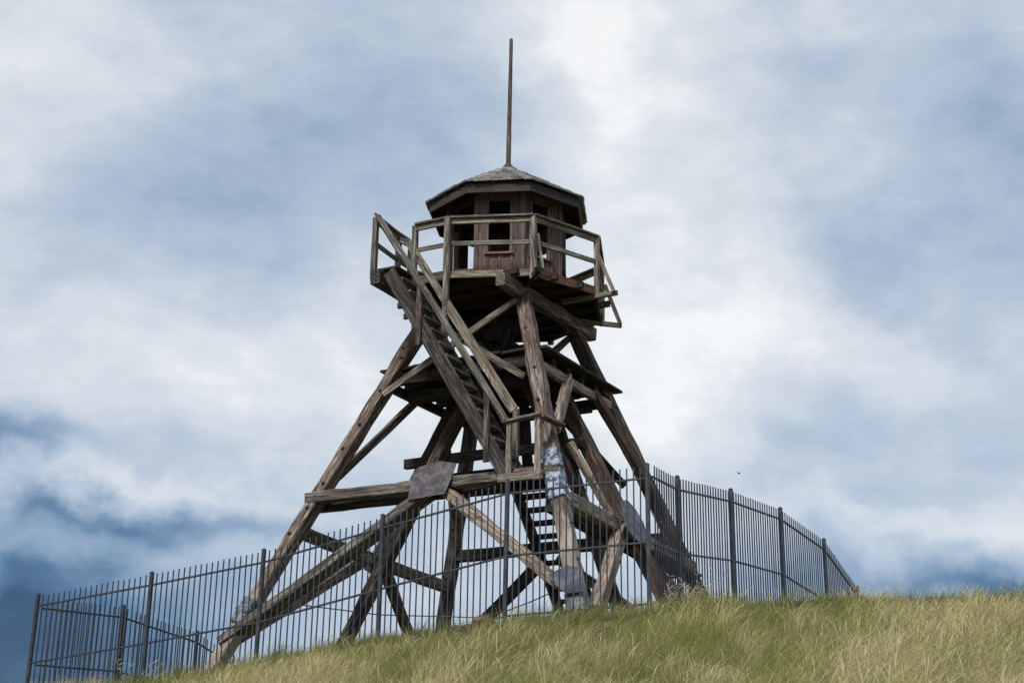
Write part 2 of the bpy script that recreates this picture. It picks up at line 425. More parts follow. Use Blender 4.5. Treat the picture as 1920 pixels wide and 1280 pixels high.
# waist beams
timber('waist_beam', face('A', 'B', -.035, 5.24, .05), face('A', 'B', 1.03, 5.24, .05), .19, .20, MW['beam'], T, EZ, seg=16)
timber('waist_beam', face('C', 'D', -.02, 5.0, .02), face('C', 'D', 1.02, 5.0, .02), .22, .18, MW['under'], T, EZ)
timber('waist_beam', face('B', 'C', .03, 4.80, .03), face('B', 'C', 1.0, 4.45, .03), .22, .18, MW['tan'], T, EZ)
timber('waist_beam', face('D', 'A', -.02, 4.42, .03), face('D', 'A', 1.0, 4.66, .03), .22, .16, MW['beam'], T, EZ)
for (q1, q2, t0, z0, t1, z1) in (('A', 'B', -.035, 5.17, .97, 5.17), ('B', 'C', .05, 4.74, .98, 4.39)):
    timber('waist_beam', face(q1, q2, t0, z0, -.30), face(q1, q2, t1, z1, -.30), .22, .18, MW['under'], T, EZ)
# braces falling from the waist to the feet
def brace(n1, n2, t0, z0, t1, z1, w, h, mat, off=.02, name='brace'):
    return timber(name, face(n1, n2, t0, z0, off), face(n1, n2, t1, z1, off), w, h, mat, T, OUT[n1 + n2] if (n1 + n2) in OUT else -OUT[n2 + n1])
brace('A', 'B', .50, 5.10, -.02, 2.72, .34, .155, MW['beam'], .0)
brace('A', 'B', .57, 5.12, .97, 3.30, .18, .18, MW['tan'], .05)
brace('D', 'A', .56, 4.55, 1.00, 2.70, .2, .18, MW['beam'], .03)
brace('D', 'A', .48, 4.55, .04, 2.60, .18, .18, MW['leg'], .0)
brace('B', 'C', .42, 4.62, .08, 2.95, .2, .24, MW['tan'], .03)
brace('B', 'C', .50, 4.50, .93, 2.75, .18, .2, MW['under'], .02)
brace('C', 'D', .58, 4.80, .98, 3.05, .18, .2, MW['under'], .0)
brace('C', 'D', .52, 4.80, .10, 2.95, .18, .18, MW['beam'], .0)
# knee braces under the platform
brace('D', 'A', .955, 5.68, .66, 7.36, .11, .13, MW['beam'], .02, 'knee_brace')
brace('D', 'A', .05, 5.7, .34, 7.36, .11, .13, MW['plank'], .0, 'knee_brace')
brace('B', 'C', .06, 6.10, .40, 7.44, .14, .17, MW['tan'], .05, 'knee_brace')
brace('B', 'C', .97, 5.60, .74, 7.48, .14, .17, MW['red'], .05, 'knee_brace')
brace('B', 'C', .20, 6.0, .40, 4.86, .10, .12, MW['tan'], .0, 'knee_brace')
brace('C', 'D', .12, 5.98, .36, 7.36, .12, .14, MW['under'], .0, 'knee_brace')
brace('C', 'D', .60, 6.3, .66, 7.36, .12, .14, MW['under'], .0, 'knee_brace')
# crossed bracing between the platform and the deck
brace('A', 'B', .06, 7.14, .97, 8.74, .05, .12, MW['beam'], .16, 'cross_brace')
brace('B', 'A', .06, 7.10, .97, 8.70, .05, .12, MW['beam'], .10, 'cross_brace')
for (p, q) in (('B', 'C'), ('D', 'C'), ('D', 'A')):
    brace(p, q, .04, 7.3, 1.0, 8.7, .05, .12, MW['under'], -.13, 'cross_brace')
# ties between the raking posts
timber('tie_beam', L(-1.95, .14, 6.28), L(1.75, .14, 6.28), .18, .12, MW['under'], T, EZ)
timber('tie_beam', L(-1.75, -.62, 6.12), L(1.35, -.62, 6.12), .18, .12, MW['under'], T, EZ)

# --- lower platform
PZ = 7.70
for b0 in (1.30, -1.62):
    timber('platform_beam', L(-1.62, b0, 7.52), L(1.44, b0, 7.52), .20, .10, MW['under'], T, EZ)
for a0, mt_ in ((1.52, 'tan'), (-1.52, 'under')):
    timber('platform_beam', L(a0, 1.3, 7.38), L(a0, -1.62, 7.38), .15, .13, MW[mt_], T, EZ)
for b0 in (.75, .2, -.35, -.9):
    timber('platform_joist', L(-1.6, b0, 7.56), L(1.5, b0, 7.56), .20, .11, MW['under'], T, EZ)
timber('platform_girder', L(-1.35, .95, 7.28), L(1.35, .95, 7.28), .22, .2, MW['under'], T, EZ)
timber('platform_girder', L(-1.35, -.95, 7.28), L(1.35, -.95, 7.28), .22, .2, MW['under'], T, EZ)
a = -1.72
while a < 1.55:
    w = random.uniform(.16, .2)
    timber('platform_plank', L(a + w / 2, 1.44 + random.uniform(-.04, .04), PZ), L(a + w / 2, -1.66 + random.uniform(-.05, .05), PZ), w - .008, .045, MW['under'], T, EX, seg=3)
    a += w
# hub that carries the deck
timber('hub_post', L(0, 0, PZ), L(0, 0, 8.85), .36, .36, MW['under'], T, EX)
for (a0, b0, a1, b1, z) in ((-.45, 0, .5, 0, 8.2), (0, -.5, .0, .5, 8.42), (-.3, .2, .5, .25, 7.98)):
    timber('hub_block', L(a0, b0, z), L(a1, b1, z), .2, .2, MW['under'], T, EZ)

# --- deck beams, joists
DZ = 9.2
timber('deck_beam', L(.93, 1.74, 8.93), L(1.07, -1.62, 8.90), .24, .20, MW['beam'], T, EZ, seg=12, jit=.007)
timber('deck_beam', L(-1.06, 2.68, 9.0), L(-1.0, -1.62, 8.90), .27, .20, MW['dark'], T, EZ, seg=12)
for b0 in (1.55, 1.0, .45, -.1, -.65, -1.2, -1.66):
    hw = min(1.95 - .05, 1.9 - max(0, abs(b0) - .75) * .9)
    timber('deck_joist', L(-hw, b0, 9.10), L(hw, b0, 9.10), .11, .07, MW['under'], T, EZ)
for s in (-1, 1):
    timber('strut', L(.08 * s, .1, 8.1), L(.95 * s, .75 * s, 8.85), .1, .08, MW['under'], T, EZ)

# --- deck of planks on an octagonal frame
RD = 1.96
def octv(R, k): return (R * math.sin(math.radians(45 * k)), R * math.cos(math.radians(45 * k)))
OV = [octv(RD, k) for k in range(8)]
deck = None
def octa_range(b, R):
    """a-extent of the octagon at ordinate b"""
    xs = []
    for k in range(8):
        (a0, b0), (a1, b1) = octv(R, k), octv(R, k + 1)
        if (b0 - b) * (b1 - b) <= 0 and abs(b1 - b0) > 1e-9:
            t = (b - b0) / (b1 - b0); xs.append(a0 + (a1 - a0) * t)
    return (min(xs), max(xs)) if xs else None
# frame
ring_v, ring_f = [], []
for k in range(8):
    for R in (RD - .09, RD - .03):
        for z in (9.055, 9.165):
            a_, b_ = octv(R, k); ring_v.append(L(a_, b_, z))
for k in range(8):
    i, j = k * 4, ((k + 1) % 8) * 4
    ring_f += [(i, i + 1, j + 1, j), (i + 2, j + 2, j + 3, i + 3), (i + 1, i + 3, j + 3, j + 1), (i, j, j + 2, i + 2)]
deck = mesh_obj('deck', ring_v, ring_f, MW['under'], T)
for k in range(7):
    p0, p1 = L(*octv(RD - .012, k), 9.10), L(*octv(RD - .012, k + 1), 9.10)
    timber('edge_board', p0, p1, .125, .032, MW['rail'] if k == 0 else MW['plank'], deck, EZ, seg=4)
b = -RD + .02
while b < RD - .02:
    w = min(random.uniform(.13, .15), RD - .005 - b)
    lo0, lo1 = octa_range(b, RD), octa_range(b + w - .006, RD)
    if lo0 and lo1:
        l0, l1 = lo0[0], lo1[0]
        if b > 1.15: l0 = l1 = -1.22                       # the deck runs out to the stair head
        pts = [L(l0, b, 0), L(lo0[1], b, 0), L(lo1[1], b + w - .006, 0), L(l1, b + w - .006, 0)]
        M, ln = frame(L(0, b, DZ - .035), L(1, b, DZ - .035), EZ)
        Mi = M.inverted(); jz = random.uniform(-.003, .003)
        v = [Mi @ (p + EZ * (DZ - .035 + jz)) for p in pts] + [Mi @ (p + EZ * (DZ + jz)) for p in pts]
        mesh_obj('plank', v, [(3, 2, 1, 0), (4, 5, 6, 7), (0, 1, 5, 4), (1, 2, 6, 5), (2, 3, 7, 6), (3, 0, 4, 7)], MW['plank'], deck, M)
    b += w
# stair head: a short landing beyond the deck edge
for i in range(4):
    b0 = RD + .08 + i * .145
    timber('plank', L(-1.18, b0, DZ - .018), L(-.70, b0, DZ - .018), .036, .137, MW['plank'], deck, EZ, seg=1)
timber('deck_edge_board', L(-1.2, 1.955, 9.085), L(0, 1.965, 9.085), .15, .04, MW['beam'], T, EZ)
timber('deck_edge_board', L(-1.2, 2.60, 9.09), L(-1.22, 1.2, 9.09), .13, .04, MW['dark'], T, EZ)

# --- railing
RZ = 10.2
def rails(p, q, top=True):
    p = Vector(p); q = Vector(q)
    timber('top_rail', p + EZ * (RZ - .02), q + EZ * (RZ - .02), .04, .14, MW['rail'], T, EZ, seg=3)
    timber('top_rail', p + EZ * (RZ - .095), q + EZ * (RZ - .095), .09, .045, MW['rail'], T, EZ, seg=3)
    timber('mid_rail', p + EZ * (DZ + .48), q + EZ * (DZ + .48), .085, .04, MW['rail'], T, EZ, seg=3)
def rpost(a_, b_, z0=8.98, z1=RZ - .042):
    return timber('rail_post', L(a_, b_, z0), L(a_, b_, z1), .095, .095, MW['rail'], T, EX, seg=4)
PV = [octv(RD + .0, k) for k in range(8)]
for k in range(0, 6):
    rails(L(*PV[k], 0), L(*PV[k + 1], 0))
rails(L(*PV[0], 0), L(-.70, 1.97, 0))
for k in range(8):
    if k == 7: continue
    if k == 0: rpost(PV[0][0], PV[0][1] + .07, 7.55)
    else: rpost(*PV[k])
rpost(-.72, 1.97, 8.9)
rpost(-1.16, 2.58, 9.0); rpost(-1.24, 1.72); rpost(-1.24, 1.30)
rails(L(-1.16, 2.58, 0), L(-1.24, 1.72, 0)); rails(L(-1.24, 1.72, 0), L(-1.24, 1.30, 0))
# outriggers bracing the posts
for k in (1, 2, 3):
    u_ = Vector((PV[k][0], PV[k][1])).normalized(); P = Vector(PV[k]); side = Vector((-u_.y, u_.x))
    p0 = P - u_ * .7; p1 = P + u_ * .40
    timber('outrigger', L(p0.x, p0.y, 9.02), L(p1.x, p1.y, 9.02), .09, .07, MW['under'] if k == 1 else MW['rail'], T, EZ)
    for s in ((-.07, .07) if k == 1 else (.06,)):
        q0 = P + u_ * .05 + side * s; q1 = P + u_ * .36 + side * s
        timber('outrigger_brace', L(q1.x, q1.y, 9.03), L(q0.x, q0.y, 9.80), .07, .035, MW['rail'], T, L(u_.x, u_.y, 0) - L(0, 0, 0))

# --- cabin (its centre stands a little off the centre of the legs)
O0 = O.copy(); O = O + Vector((.06, -.04, 0))
RW = 1.13; CZ0, CZ1 = DZ + .005, 11.0
wv = [octv(RW, k) for k in range(8)]
def wall_panel(k, win):
    p0 = L(*wv[k], CZ0); p1 = L(*wv[(k + 1) % 8], CZ0)
    wid = (p1 - p0).length; u_ = (p1 - p0) / wid; n_ = Vector((u_.y, -u_.x, 0))
    if n_.dot(p0 - L(0, 0, CZ0)) < 0: n_ = -n_
    M = Matrix.Identity(4)
    for i, v in enumerate((u_, -n_, EZ, p0)):
        for j in range(3): M[j][i] = v[j]
    H = CZ1 - CZ0
    if win: x0, x1, z0, z1 = win
    bx = [(0, wid, .0, .025, 0, H)] if not win else [(0, x0, 0, .025, 0, H), (x1, wid, 0, .025, 0, H), (x0, x1, 0, .025, 0, z0), (x0, x1, 0, .025, z1, H)]
    wl = boxes_obj('wall', bx, MW['cabin'], T, M)
    nb = 4; bw = wid / nb
    for i in range(nb):
        xa, xb = i * bw + .002, (i + 1) * bw - .002
        spans = [(0, H)]
        if win and xb > x0 + .01 and xa < x1 - .01:
            spans = [(0, z0), (z1, H)]
            if xa < x0: pass
        for (za, zb) in spans:
            xaa, xbb = xa, xb
            boxes_obj('board', [(0, xbb - xaa, -.018 - random.uniform(0, .004), -.001, 0, zb - za)], MW['cabin'], wl, M @ Matrix.Translation((xaa, 0, za)))
    for i in range(0, nb + 1):
        x = i * bw
        if win and x0 - .02 < x < x1 + .02: segs = [(0, z0 - .05)]
        else: segs = [(0, H)]
        for za, zb in segs:
            timber('batten', M @ Vector((x, -.03, za)), M @ Vector((x, -.03, zb)), .04, .018, MW['trim'], wl, u_, seg=2)
    if win:
        timber('sill', M @ Vector((x0 - .07, -.04, z0 - .02)), M @ Vector((x1 + .07, -.04, z0 - .02)), .045, .07, MW['trim'], wl, EZ, seg=1)
        for x in (x0 - .02, x1 + .02):
            timber('window_trim', M @ Vector((x, -.034, z0)), M @ Vector((x, -.034, z1)), .045, .02, MW['trim'], wl, u_, seg=1)
    return wl
WN = (.22, .62, .58, 1.62)
wall_panel(0, WN); wall_panel(1, (.16, .56, .56, 1.62)); wall_panel(2, (.22, .62, .56, 1.60)); wall_panel(3, (.16, .68, .56, 1.30)); wall_panel(4, None)
for k in (0, 5, 6, 7, 1, 2, 3, 4):
    timber('cabin_post', L(wv[k][0] * .985, wv[k][1] * .985, CZ0), L(wv[k][0] * .985, wv[k][1] * .985, 11.02), .10, .10, MW['trim'], T, EX, seg=3)
for k in (5, 6, 7):
    (a0, b0), (a1, b1) = wv[k], wv[(k + 1) % 8]
    timber('door_header', L(a0, b0, 10.93), L(a1, b1, 10.93), .18, .07, MW['under'], T, EZ, seg=1)
# door leaf left standing open inside
(a0, b0), (a1, b1) = wv[6], wv[5]
for i in range(2):
    t0, t1 = .05 + i * .14, .05 + (i + 1) * .14 - .01
    timber('door_board', L(a0 + (a1 - a0) * (t0 + t1) / 2, b0 + (b1 - b0) * (t0 + t1) / 2, CZ0 + .02), L(a0 + (a1 - a0) * (t0 + t1) / 2, b0 + (b1 - b0) * (t0 + t1) / 2, 10.84), .125, .03, MW['under'], T, L(a1, b1, 0) - L(a0, b0, 0), seg=1)

# --- roof
RE, EZ0, AP = 1.52, 11.02, 11.95
rv = []
for R_, z_ in ((RE, EZ0), (RE - .02, EZ0 - .035)):
    for k in range(8): a_, b_ = octv(R_, k); rv.append(L(a_, b_, z_))
rv += [L(0, 0, AP), L(0, 0, AP - .04)]
rf = []
for k in range(8):
    j = (k + 1) % 8
    rf += [(k, 16, j), (8 + k, 8 + j, 17), (k, j, 8 + j, 8 + k)]
roof = mesh_obj('roof', rv, rf, MW['under'], T)
for k in range(8):
    p0, p1 = L(*octv(RE - .015, k), EZ0 - .125), L(*octv(RE - .015, k + 1), EZ0 - .125)
    timber('fascia_board', p0 + EZ * .02, p1 + EZ * .02, .165, .035, MW['fascia'], roof, EZ, seg=2)
    timber('rafter', L(*octv(RE - .08, k), EZ0 - .10), L(*octv(.1, k), AP - .12), .1, .05, MW['under'], roof, EZ, seg=1)
apo = RE * math.cos(math.radians(22.5)); hw0 = RE * math.sin(math.radians(22.5))
S = math.hypot(apo, AP - EZ0); EXPO = .262
for k in range(8):
    am = math.radians(45 * k + 22.5)
    outd = (EX * math.sin(am) + EY * math.cos(am)); alongd = (EX * math.cos(am) - EY * math.sin(am))
    mid = L(0, 0, EZ0) + outd * apo; upd = (L(0, 0, AP) - mid).normalized(); nrm = alongd.cross(upd)
    if nrm.z < 0: nrm = -nrm
    for c in range(7):
        v0 = -.05 + c * EXPO; v1 = min(v0 + EXPO * 1.5, S - .03)
        if v1 - v0 < .1: continue
        hA = (hw0 + .0) * (1 - max(v0, -.05) / S) + .012; hB = max(hw0 * (1 - v1 / S), .0) + .012
        u_ = -hA
        while u_ < hA - .02:
            w = min(random.uniform(.14, .25), hA - u_)
            if hA - (u_ + w) < .05: w = hA - u_
            ua, ub = u_ + .004, u_ + w - .004
            ta, tb = max(min(ua, hB), -hB), max(min(ub, hB), -hB)
            jv = random.uniform(-.018, .012)
            lift0 = .045 + random.uniform(0, .016); lift1 = .002; th = .028
            pts = [mid + alongd * ua + upd * (v0 + jv) + nrm * lift0, mid + alongd * ub + upd * (v0 + jv) + nrm * lift0,
                   mid + alongd * tb + upd * v1 + nrm * lift1, mid + alongd * ta + upd * v1 + nrm * lift1]
            c0 = sum(pts, Vector()) / 4
            M, _ = frame(c0, c0 + upd, alongd); Mi = M.inverted()
            v = [Mi @ p for p in pts] + [Mi @ (p + nrm * th) for p in pts]
            if alongd.cross(upd).dot(nrm) < 0: v = [v[i] for i in (3, 2, 1, 0, 7, 6, 5, 4)]
            mesh_obj('shingle', v, [(3, 2, 1, 0), (4, 5, 6, 7), (0, 1, 5, 4), (1, 2, 6, 5), (2, 3, 7, 6), (3, 0, 4, 7)], MW['shingle'], roof, M)
            u_ += w
for k in range(8):
    a_, b_ = octv(1, k); hd = EX * a_ + EY * b_; p0 = L(0, 0, EZ0) + hd * (RE + .05) - EZ * .02; p1 = L(0, 0, AP + .01)
    ud = (p1 - p0).normalized(); side = EZ.cross(hd).normalized(); nn = side.cross(ud); nn = nn if nn.z > 0 else -nn
    LH = (p1 - p0).length; nc = 7
    for c in range(nc):
        v0 = c * LH / nc * .985; v1 = min(v0 + LH / nc * 1.45, LH - .02); w0 = .085 + random.uniform(-.01, .012)
        l0 = .062 + random.uniform(0, .012); l1 = .03; dr = .022; th = .02
        c0 = p0 + ud * (v0 + v1) / 2; M, _ = frame(c0, c0 + ud, side); Mi = M.inverted()
        top = []
        for (vv, ll) in ((v0, l0), (v1, l1)):
            for sx, dz in ((-1, -dr), (0, 0), (1, -dr)):
                top.append(p0 + ud * vv + nn * (ll + dz) + side * sx * w0)
        v = [Mi @ p for p in top] + [Mi @ (p - nn * th) for p in top]
        f = [(0, 1, 4, 3), (1, 2, 5, 4), (6, 9, 10, 7), (7, 10, 11, 8), (0, 6, 7, 1), (1, 7, 8, 2), (3, 4, 10, 9), (4, 5, 11, 10), (0, 3, 9, 6), (2, 8, 11, 5)]
        mesh_obj('hip_shingle', v, f, MW['shingle'], roof, M)
# finial collar and mast
v, f = tube_geo([(0, 0, AP - .09), (0, 0, AP + .02), (0, 0, AP + .10)], [.16, .13, .065], 8)
mesh_obj('mast_collar', v, f, MW['fascia'], T, Matrix.Translation(O))
v, f = tube_geo([(0, 0, i * .24) for i in range(13)], [.05 - .0013 * i + random.uniform(-.002, .002) for i in range(13)], 10)
mesh_obj('mast', v, f, MW['mast'], T, Matrix.Translation(L(0, 0, AP - .02)) @ Matrix.Rotation(math.radians(.35), 4, 'Y'), smooth=True)

O = O0
# --- upper stair
SA0, SZ0, SA1, SZ1 = -.82, 9.08, 1.56, 5.22
def st(t): return (SA0 + (SA1 - SA0) * t, SZ0 + (SZ1 - SZ0) * t)
for b_ in (2.54, 1.98):
    timber('stair_stringer', L(SA0 - .04, b_, SZ0 + .02), L(SA1, b_, SZ1), .055, .245, MW['dark'], T, EY, seg=12)
NT = 15
for i in range(NT):
    a_, z_ = st((i + .6) / NT)
    timber('stair_tread', L(a_ + .05, 2.015, z_ + .02), L(a_ + .05, 2.515, z_ + .02), .20, .045, MW['beam'], T, EX, seg=1)
def hr(p, q, name='handrail'):
    d_ = (q - p).normalized()
    timber(name, p, q, .045, .13, MW['rail'], T, EY.cross(d_), seg=6)
timber('handrail', L(-1.14, 2.56, 10.20), L(1.58, 2.56, 6.06), .11, .05, MW['rail'], T, EY.cross((L(1.58, 2.56, 6.06) - L(-1.14, 2.56, 10.20)).normalized()), seg=8)
timber('handrail', L(-1.14, 2.60, 10.23), L(1.58, 2.60, 6.09), .04, .13, MW['rail'], T, EY.cross((L(1.58, 2.56, 6.06) - L(-1.14, 2.56, 10.20)).normalized()), seg=8)
p, q = L(-.86, 1.97, 9.88), L(.06, 1.97, 8.47)
timber('handrail', p, q, .13, .05, MW['rail'], T, EY.cross((q - p).normalized()), seg=5)
p, q = L(.02, 2.02, 8.53), L(1.40, 2.02, 6.43)
timber('handrail', p, q, .16, .05, MW['rail'], T, EY.cross((q - p).normalized()), seg=5)
timber('handrail', L(-1.24, 1.72, 10.1), L(-.84, 1.97, 9.86), .09, .05, MW['rail'], T, EZ, seg=2)
for a_, zb, ztop in ((-.16, 7.62, 8.70), (1.22, 5.45, 6.60)):
    timber('stair_post', L(a_, 2.60, zb), L(a_, 2.60, ztop), .10, .06, MW['leg'], T, EX, seg=3)
timber('stair_post', L(1.42, 1.99, 5.3), L(1.42, 1.99, 6.45), .09, .09, MW['rail'], T, EX, seg=3)
# half landing
for i in range(5):
    timber('landing_plank', L(1.42, 1.90 + i * .145, 5.24), L(2.20, 1.90 + i * .145, 5.24), .036, .137, MW['plank'], T, EZ, seg=1)
timber('landing_rim', L(1.44, 2.58, 5.155), L(2.2, 2.58, 5.155), .13, .05, MW['tan'], T, EZ, seg=2)
timber('landing_rim', L(2.2, 2.56, 5.155), L(2.2, 1.85, 5.155), .13, .05, MW['beam'], T, EZ, seg=2)
timber('landing_rim', L(1.44, 2.56, 5.155), L(1.44, 1.85, 5.155), .13, .05, MW['dark'], T, EZ, seg=2)
timber('landing_post', L(2.14, 2.56, 5.08), L(2.14, 2.56, 6.12), .10, .07, MW['tan'], T, EX, seg=3)
timber('landing_post', L(1.62, 2.56, 5.2), L(1.62, 2.56, 6.1), .09, .07, MW['rail'], T, EX, seg=3)
timber('landing_rail', L(1.52, 2.58, 6.07), L(2.22, 2.58, 6.13), .045, .14, MW['rail'], T, EZ, seg=2)
timber('landing_rail', L(2.20, 2.60, 6.10), L(2.24, 1.92, 6.10), .045, .14, MW['rail'], T, EZ, seg=2)
# lower stair, turning in under the tower
lf0, lf1 = (1.95, 5.10), (-.15, 2.75)
for a_ in (1.42, 2.02):
    timber('stair_stringer', L(a_, lf0[0], lf0[1]), L(a_, lf1[0], lf1[1]), .055, .25, MW['leg'], T, EX, seg=7)
for i in range(12):
    t = (i + .7) / 12.5
    b_ = lf0[0] + (lf1[0] - lf0[0]) * t; z_ = lf0[1] + (lf1[1] - lf0[1]) * t
    timber('stair_tread', L(1.45, b_, z_ + .03), L(1.99, b_, z_ + .03), .26, .045, MW['under'], T, EY, seg=1)

# --- sheet metal
def plate(pts, n, mat, label, name='metal_plate', th=.012):
    c = sum((Vector(p) for p in pts), Vector()) / len(pts)
    o = prism(name, [Vector(p) - c for p in pts], n, th, mat, T, Matrix.Translation(c))
    o['label'] = label
    ctr = []
    for p in pts[::1]:
        q = Vector(p).lerp(c, .14); bolt(o, q + Vector(n).normalized() * th, n, .014, .012)
    return o
def AB(t, z, off): return face('A', 'B', t, z, off)
pn = (AB(0, 4, 0) - AB(0, 5, 0)).cross(AB(1, 5, 0) - AB(0, 5, 0)); pn = pn if pn.dot(EY) > 0 else -pn; pn.normalize()
def loc_plate(pts, off, nv): return [L(a_, b_, z_) + nv * off for a_, b_, z_ in pts]
plate(loc_plate([(-.24, 2.56, 4.94), (-.27, 2.37, 5.45), (-.20, 2.34, 5.53), (.04, 2.32, 5.58), (.22, 2.33, 5.60), (.55, 2.35, 5.52), (.52, 2.45, 5.25), (.47, 2.56, 4.98)], .05, pn), pn, M_RUST, 'rusted sheet metal patch nailed over the waist beam joint')
pe = EX + EZ * .37; pe.normalize()
plate(loc_plate([(2.53, .56, 5.04), (2.51, .30, 5.11), (2.55, .06, 5.0), (2.62, -.12, 4.79), (2.70, -.10, 4.55), (2.77, .08, 4.38), (2.78, .50, 4.36), (2.72, .76, 4.5), (2.62, .70, 4.8)], .13, pe), pe, M_GREY, 'rounded grey gusset plate on the right face')
plate(loc_plate([(2.66, 3.02, 3.40), (2.95, 2.99, 3.52), (3.22, 3.0, 3.47), (3.28, 3.13, 3.10), (3.02, 3.14, 3.08), (2.78, 3.08, 3.26)], .17, pn), pn, M_GREY, 'grey gusset plate at the foot of the nearest leg')
def wrap(n, z0, z1, mat, label, name='metal_wrap', w=.268, jit=.006):
    o = timber(name, leg(n, z0), leg(n, z1), w, w, mat, T, EX, seg=8, jit=jit, bow=0); o['label'] = label
    for z in np.arange(z0 + .05, z1, .13):
        for q in (-.1, .1):
            bolt(o, leg(n, float(z)) + EY * (w / 2) + EX * q, EY, .009, .008)
    return o
wrap('B', 4.72, 5.58, M_BLUE, 'peeling pale blue sheet wrapped round the nearest leg')
wrap('B', 2.6, 3.15, M_TIN, 'dented tin boot on the nearest leg', w=.285)
wrap('A', 3.02, 3.42, M_TIN, 'crumpled tin collar on the left leg', w=.30, jit=.02)

# ================================================================== fences
def fence(name, posts, label, extra_left=0, lean=0.0, skip_first=False, skip_last=False, rails_drop=.2, mid=1.12, npick=None, plen=2.55, tall_first=False):
    root = empty(name, (posts[0][0], posts[0][1], float(ground_z(posts[0][0], posts[0][1]))))
    tag(root, label, 'fence', 'metal picket fences around the tower')
    P = [Vector(p) for p in posts]
    pv, pf = timber_geo(2.9, .060, .060, 1, 0, .008, 1.0, 0)
    pv = [(x, y, z - 2.9) for x, y, z in pv]
    k0 = len(pv); pv += [(x * .034 * 1, y * .034, .0) for x, y in ((-1, -1), (1, -1), (1, 1), (-1, 1))] + [(0, 0, .028)]
    pf = pf + [(k0, k0 + 1, k0 + 4), (k0 + 1, k0 + 2, k0 + 4), (k0 + 2, k0 + 3, k0 + 4), (k0 + 3, k0, k0 + 4), (k0 + 3, k0 + 2, k0 + 1, k0)]
    pme = bpy.data.meshes.new('fence_post'); pme.from_pydata(pv, [], pf); pme.materials.append(M_FENCE)
    qv, qf = timber_geo(plen, .0185, .0185, 1, 0, .003, 1.0, 0); qv = [(x, y, z - plen) for x, y, z in qv]
    k0 = len(qv)
    qme = bpy.data.meshes.new('picket'); qme.from_pydata(qv, [], qf); qme.materials.append(M_FENCE)
    for i, p in enumerate(P):
        if (i == 0 and skip_first) or (i == len(P) - 1 and skip_last): continue
        a_ = (P[i + 1] - P[i]) if i + 1 < len(P) else (P[i] - P[i - 1])
        M = Matrix.Translation(p) @ Matrix.Rotation(math.atan2(a_.y, a_.x), 4, 'Z') @ Matrix.Rotation(random.gauss(0, .005), 4, 'Y')
        reg(bpy.data.objects.new('fence_post', pme), M, root)
    for i in range(len(P) - 1):
        p, q = P[i], P[i + 1]; hd = Vector((q.x - p.x, q.y - p.y, 0)); ln = hd.length; hd.normalize(); ang = math.atan2(hd.y, hd.x)
        for dz, nm in ((rails_drop, 'fence_rail'), (mid, 'fence_rail'), (1.98, 'fence_rail')):
            timber(nm, p - EZ * dz, q - EZ * dz, .028, .03, M_FENCE, root, EZ, seg=1, jit=0, bow=0)
        n = npick[i] if npick else max(2, round(ln / .102))
        for j in range(1, n):
            t = j / n; c = p.lerp(q, t) - EZ * (.025 + random.uniform(0, .012))
            M = Matrix.Translation(c) @ Matrix.Rotation(ang, 4, 'Z') @ Matrix.Rotation(random.gauss(0, .0045), 4, 'Y')
            reg(bpy.data.objects.new('picket', qme), M, root)
    return root
fence('picket_fence', [(-7.781, 23.7, 3.463), (-5.735, 22.9, 3.715), (-3.822, 22.1, 3.97), (-1.914, 21.25, 4.372), (-.032, 20.5, 4.763), (1.955, 19.8, 4.865)],
      'long dark metal picket fence running across in front of the tower', npick=[21, 20, 20, 20, 21])
fence('picket_fence', [(2.03, 19.86, 4.90), (2.516, 20.9, 4.953), (3.581, 22.6, 5.157), (4.72, 24.4, 5.249), (5.855, 26.2, 5.064), (6.868, 28.0, 4.48)],
      'dark metal picket fence curving away over the crest right of the tower', skip_first=True, npick=[11, 20, 21, 21, 20], mid=1.16)
fence('picket_fence', [(-7.72, 23.78, 3.44), (-6.698, 25.0, 3.472), (-5.723, 26.6, 3.247), (-4.944, 28.0, 2.80)],
      'dark metal picket fence going back behind the left leg from the far left corner post', skip_first=True, skip_last=True, npick=[17, 18, 16])

# ================================================================== cable
cp = [(-4.05, 25.3, 3.62), (-2.374, 26.5, 3.586), (-.907, 26.5, 3.569), (-.609, 26.4, 3.55), (-.109, 26.0, 3.59), (.4, 25.5, 3.72), (.907, 25.0, 3.884)]
v, f = tube_geo(cp, [.011] * len(cp), 6)
tag(mesh_obj('cable', v, f, M_CABLE), 'thin steel cable sagging just above the grass under the tower', 'cable')

# ================================================================== rocks
def rock(loc, r, seed, label):
    rr = random.Random(seed); v, f = [], []
    nu, nv_ = 9, 6
    for i in range(nv_ + 1):
        th = math.pi * i / nv_
        for j in range(nu):
            ph = 2 * math.pi * j / nu; k = 1 + rr.uniform(-.2, .2)
            v.append((r * k * math.sin(th) * math.cos(ph) * 1.3, r * k * math.sin(th) * math.sin(ph), r * k * .62 * math.cos(th)))
    for i in range(nv_):
        for j in range(nu):
            a_, b_ = i * nu + j, i * nu + (j + 1) % nu
            f.append((a_, a_ + nu, b_ + nu, b_))
    o = mesh_obj('rock', v, f, M_ROCK, None, Matrix.Translation(loc) @ Matrix.Rotation(rr.uniform(0, 3), 4, 'Z'))
    tag(o, label, 'rock')
rock((-.33, 19.75, float(ground_z(-.33, 19.75)) + .085), .15, 3, 'reddish rock on the crest below the tower, left of the centre fence post')
rock((-.70, 19.6, float(ground_z(-.70, 19.6)) + .03), .09, 5, 'smaller brown rock half sunk in grass left of the reddish one')

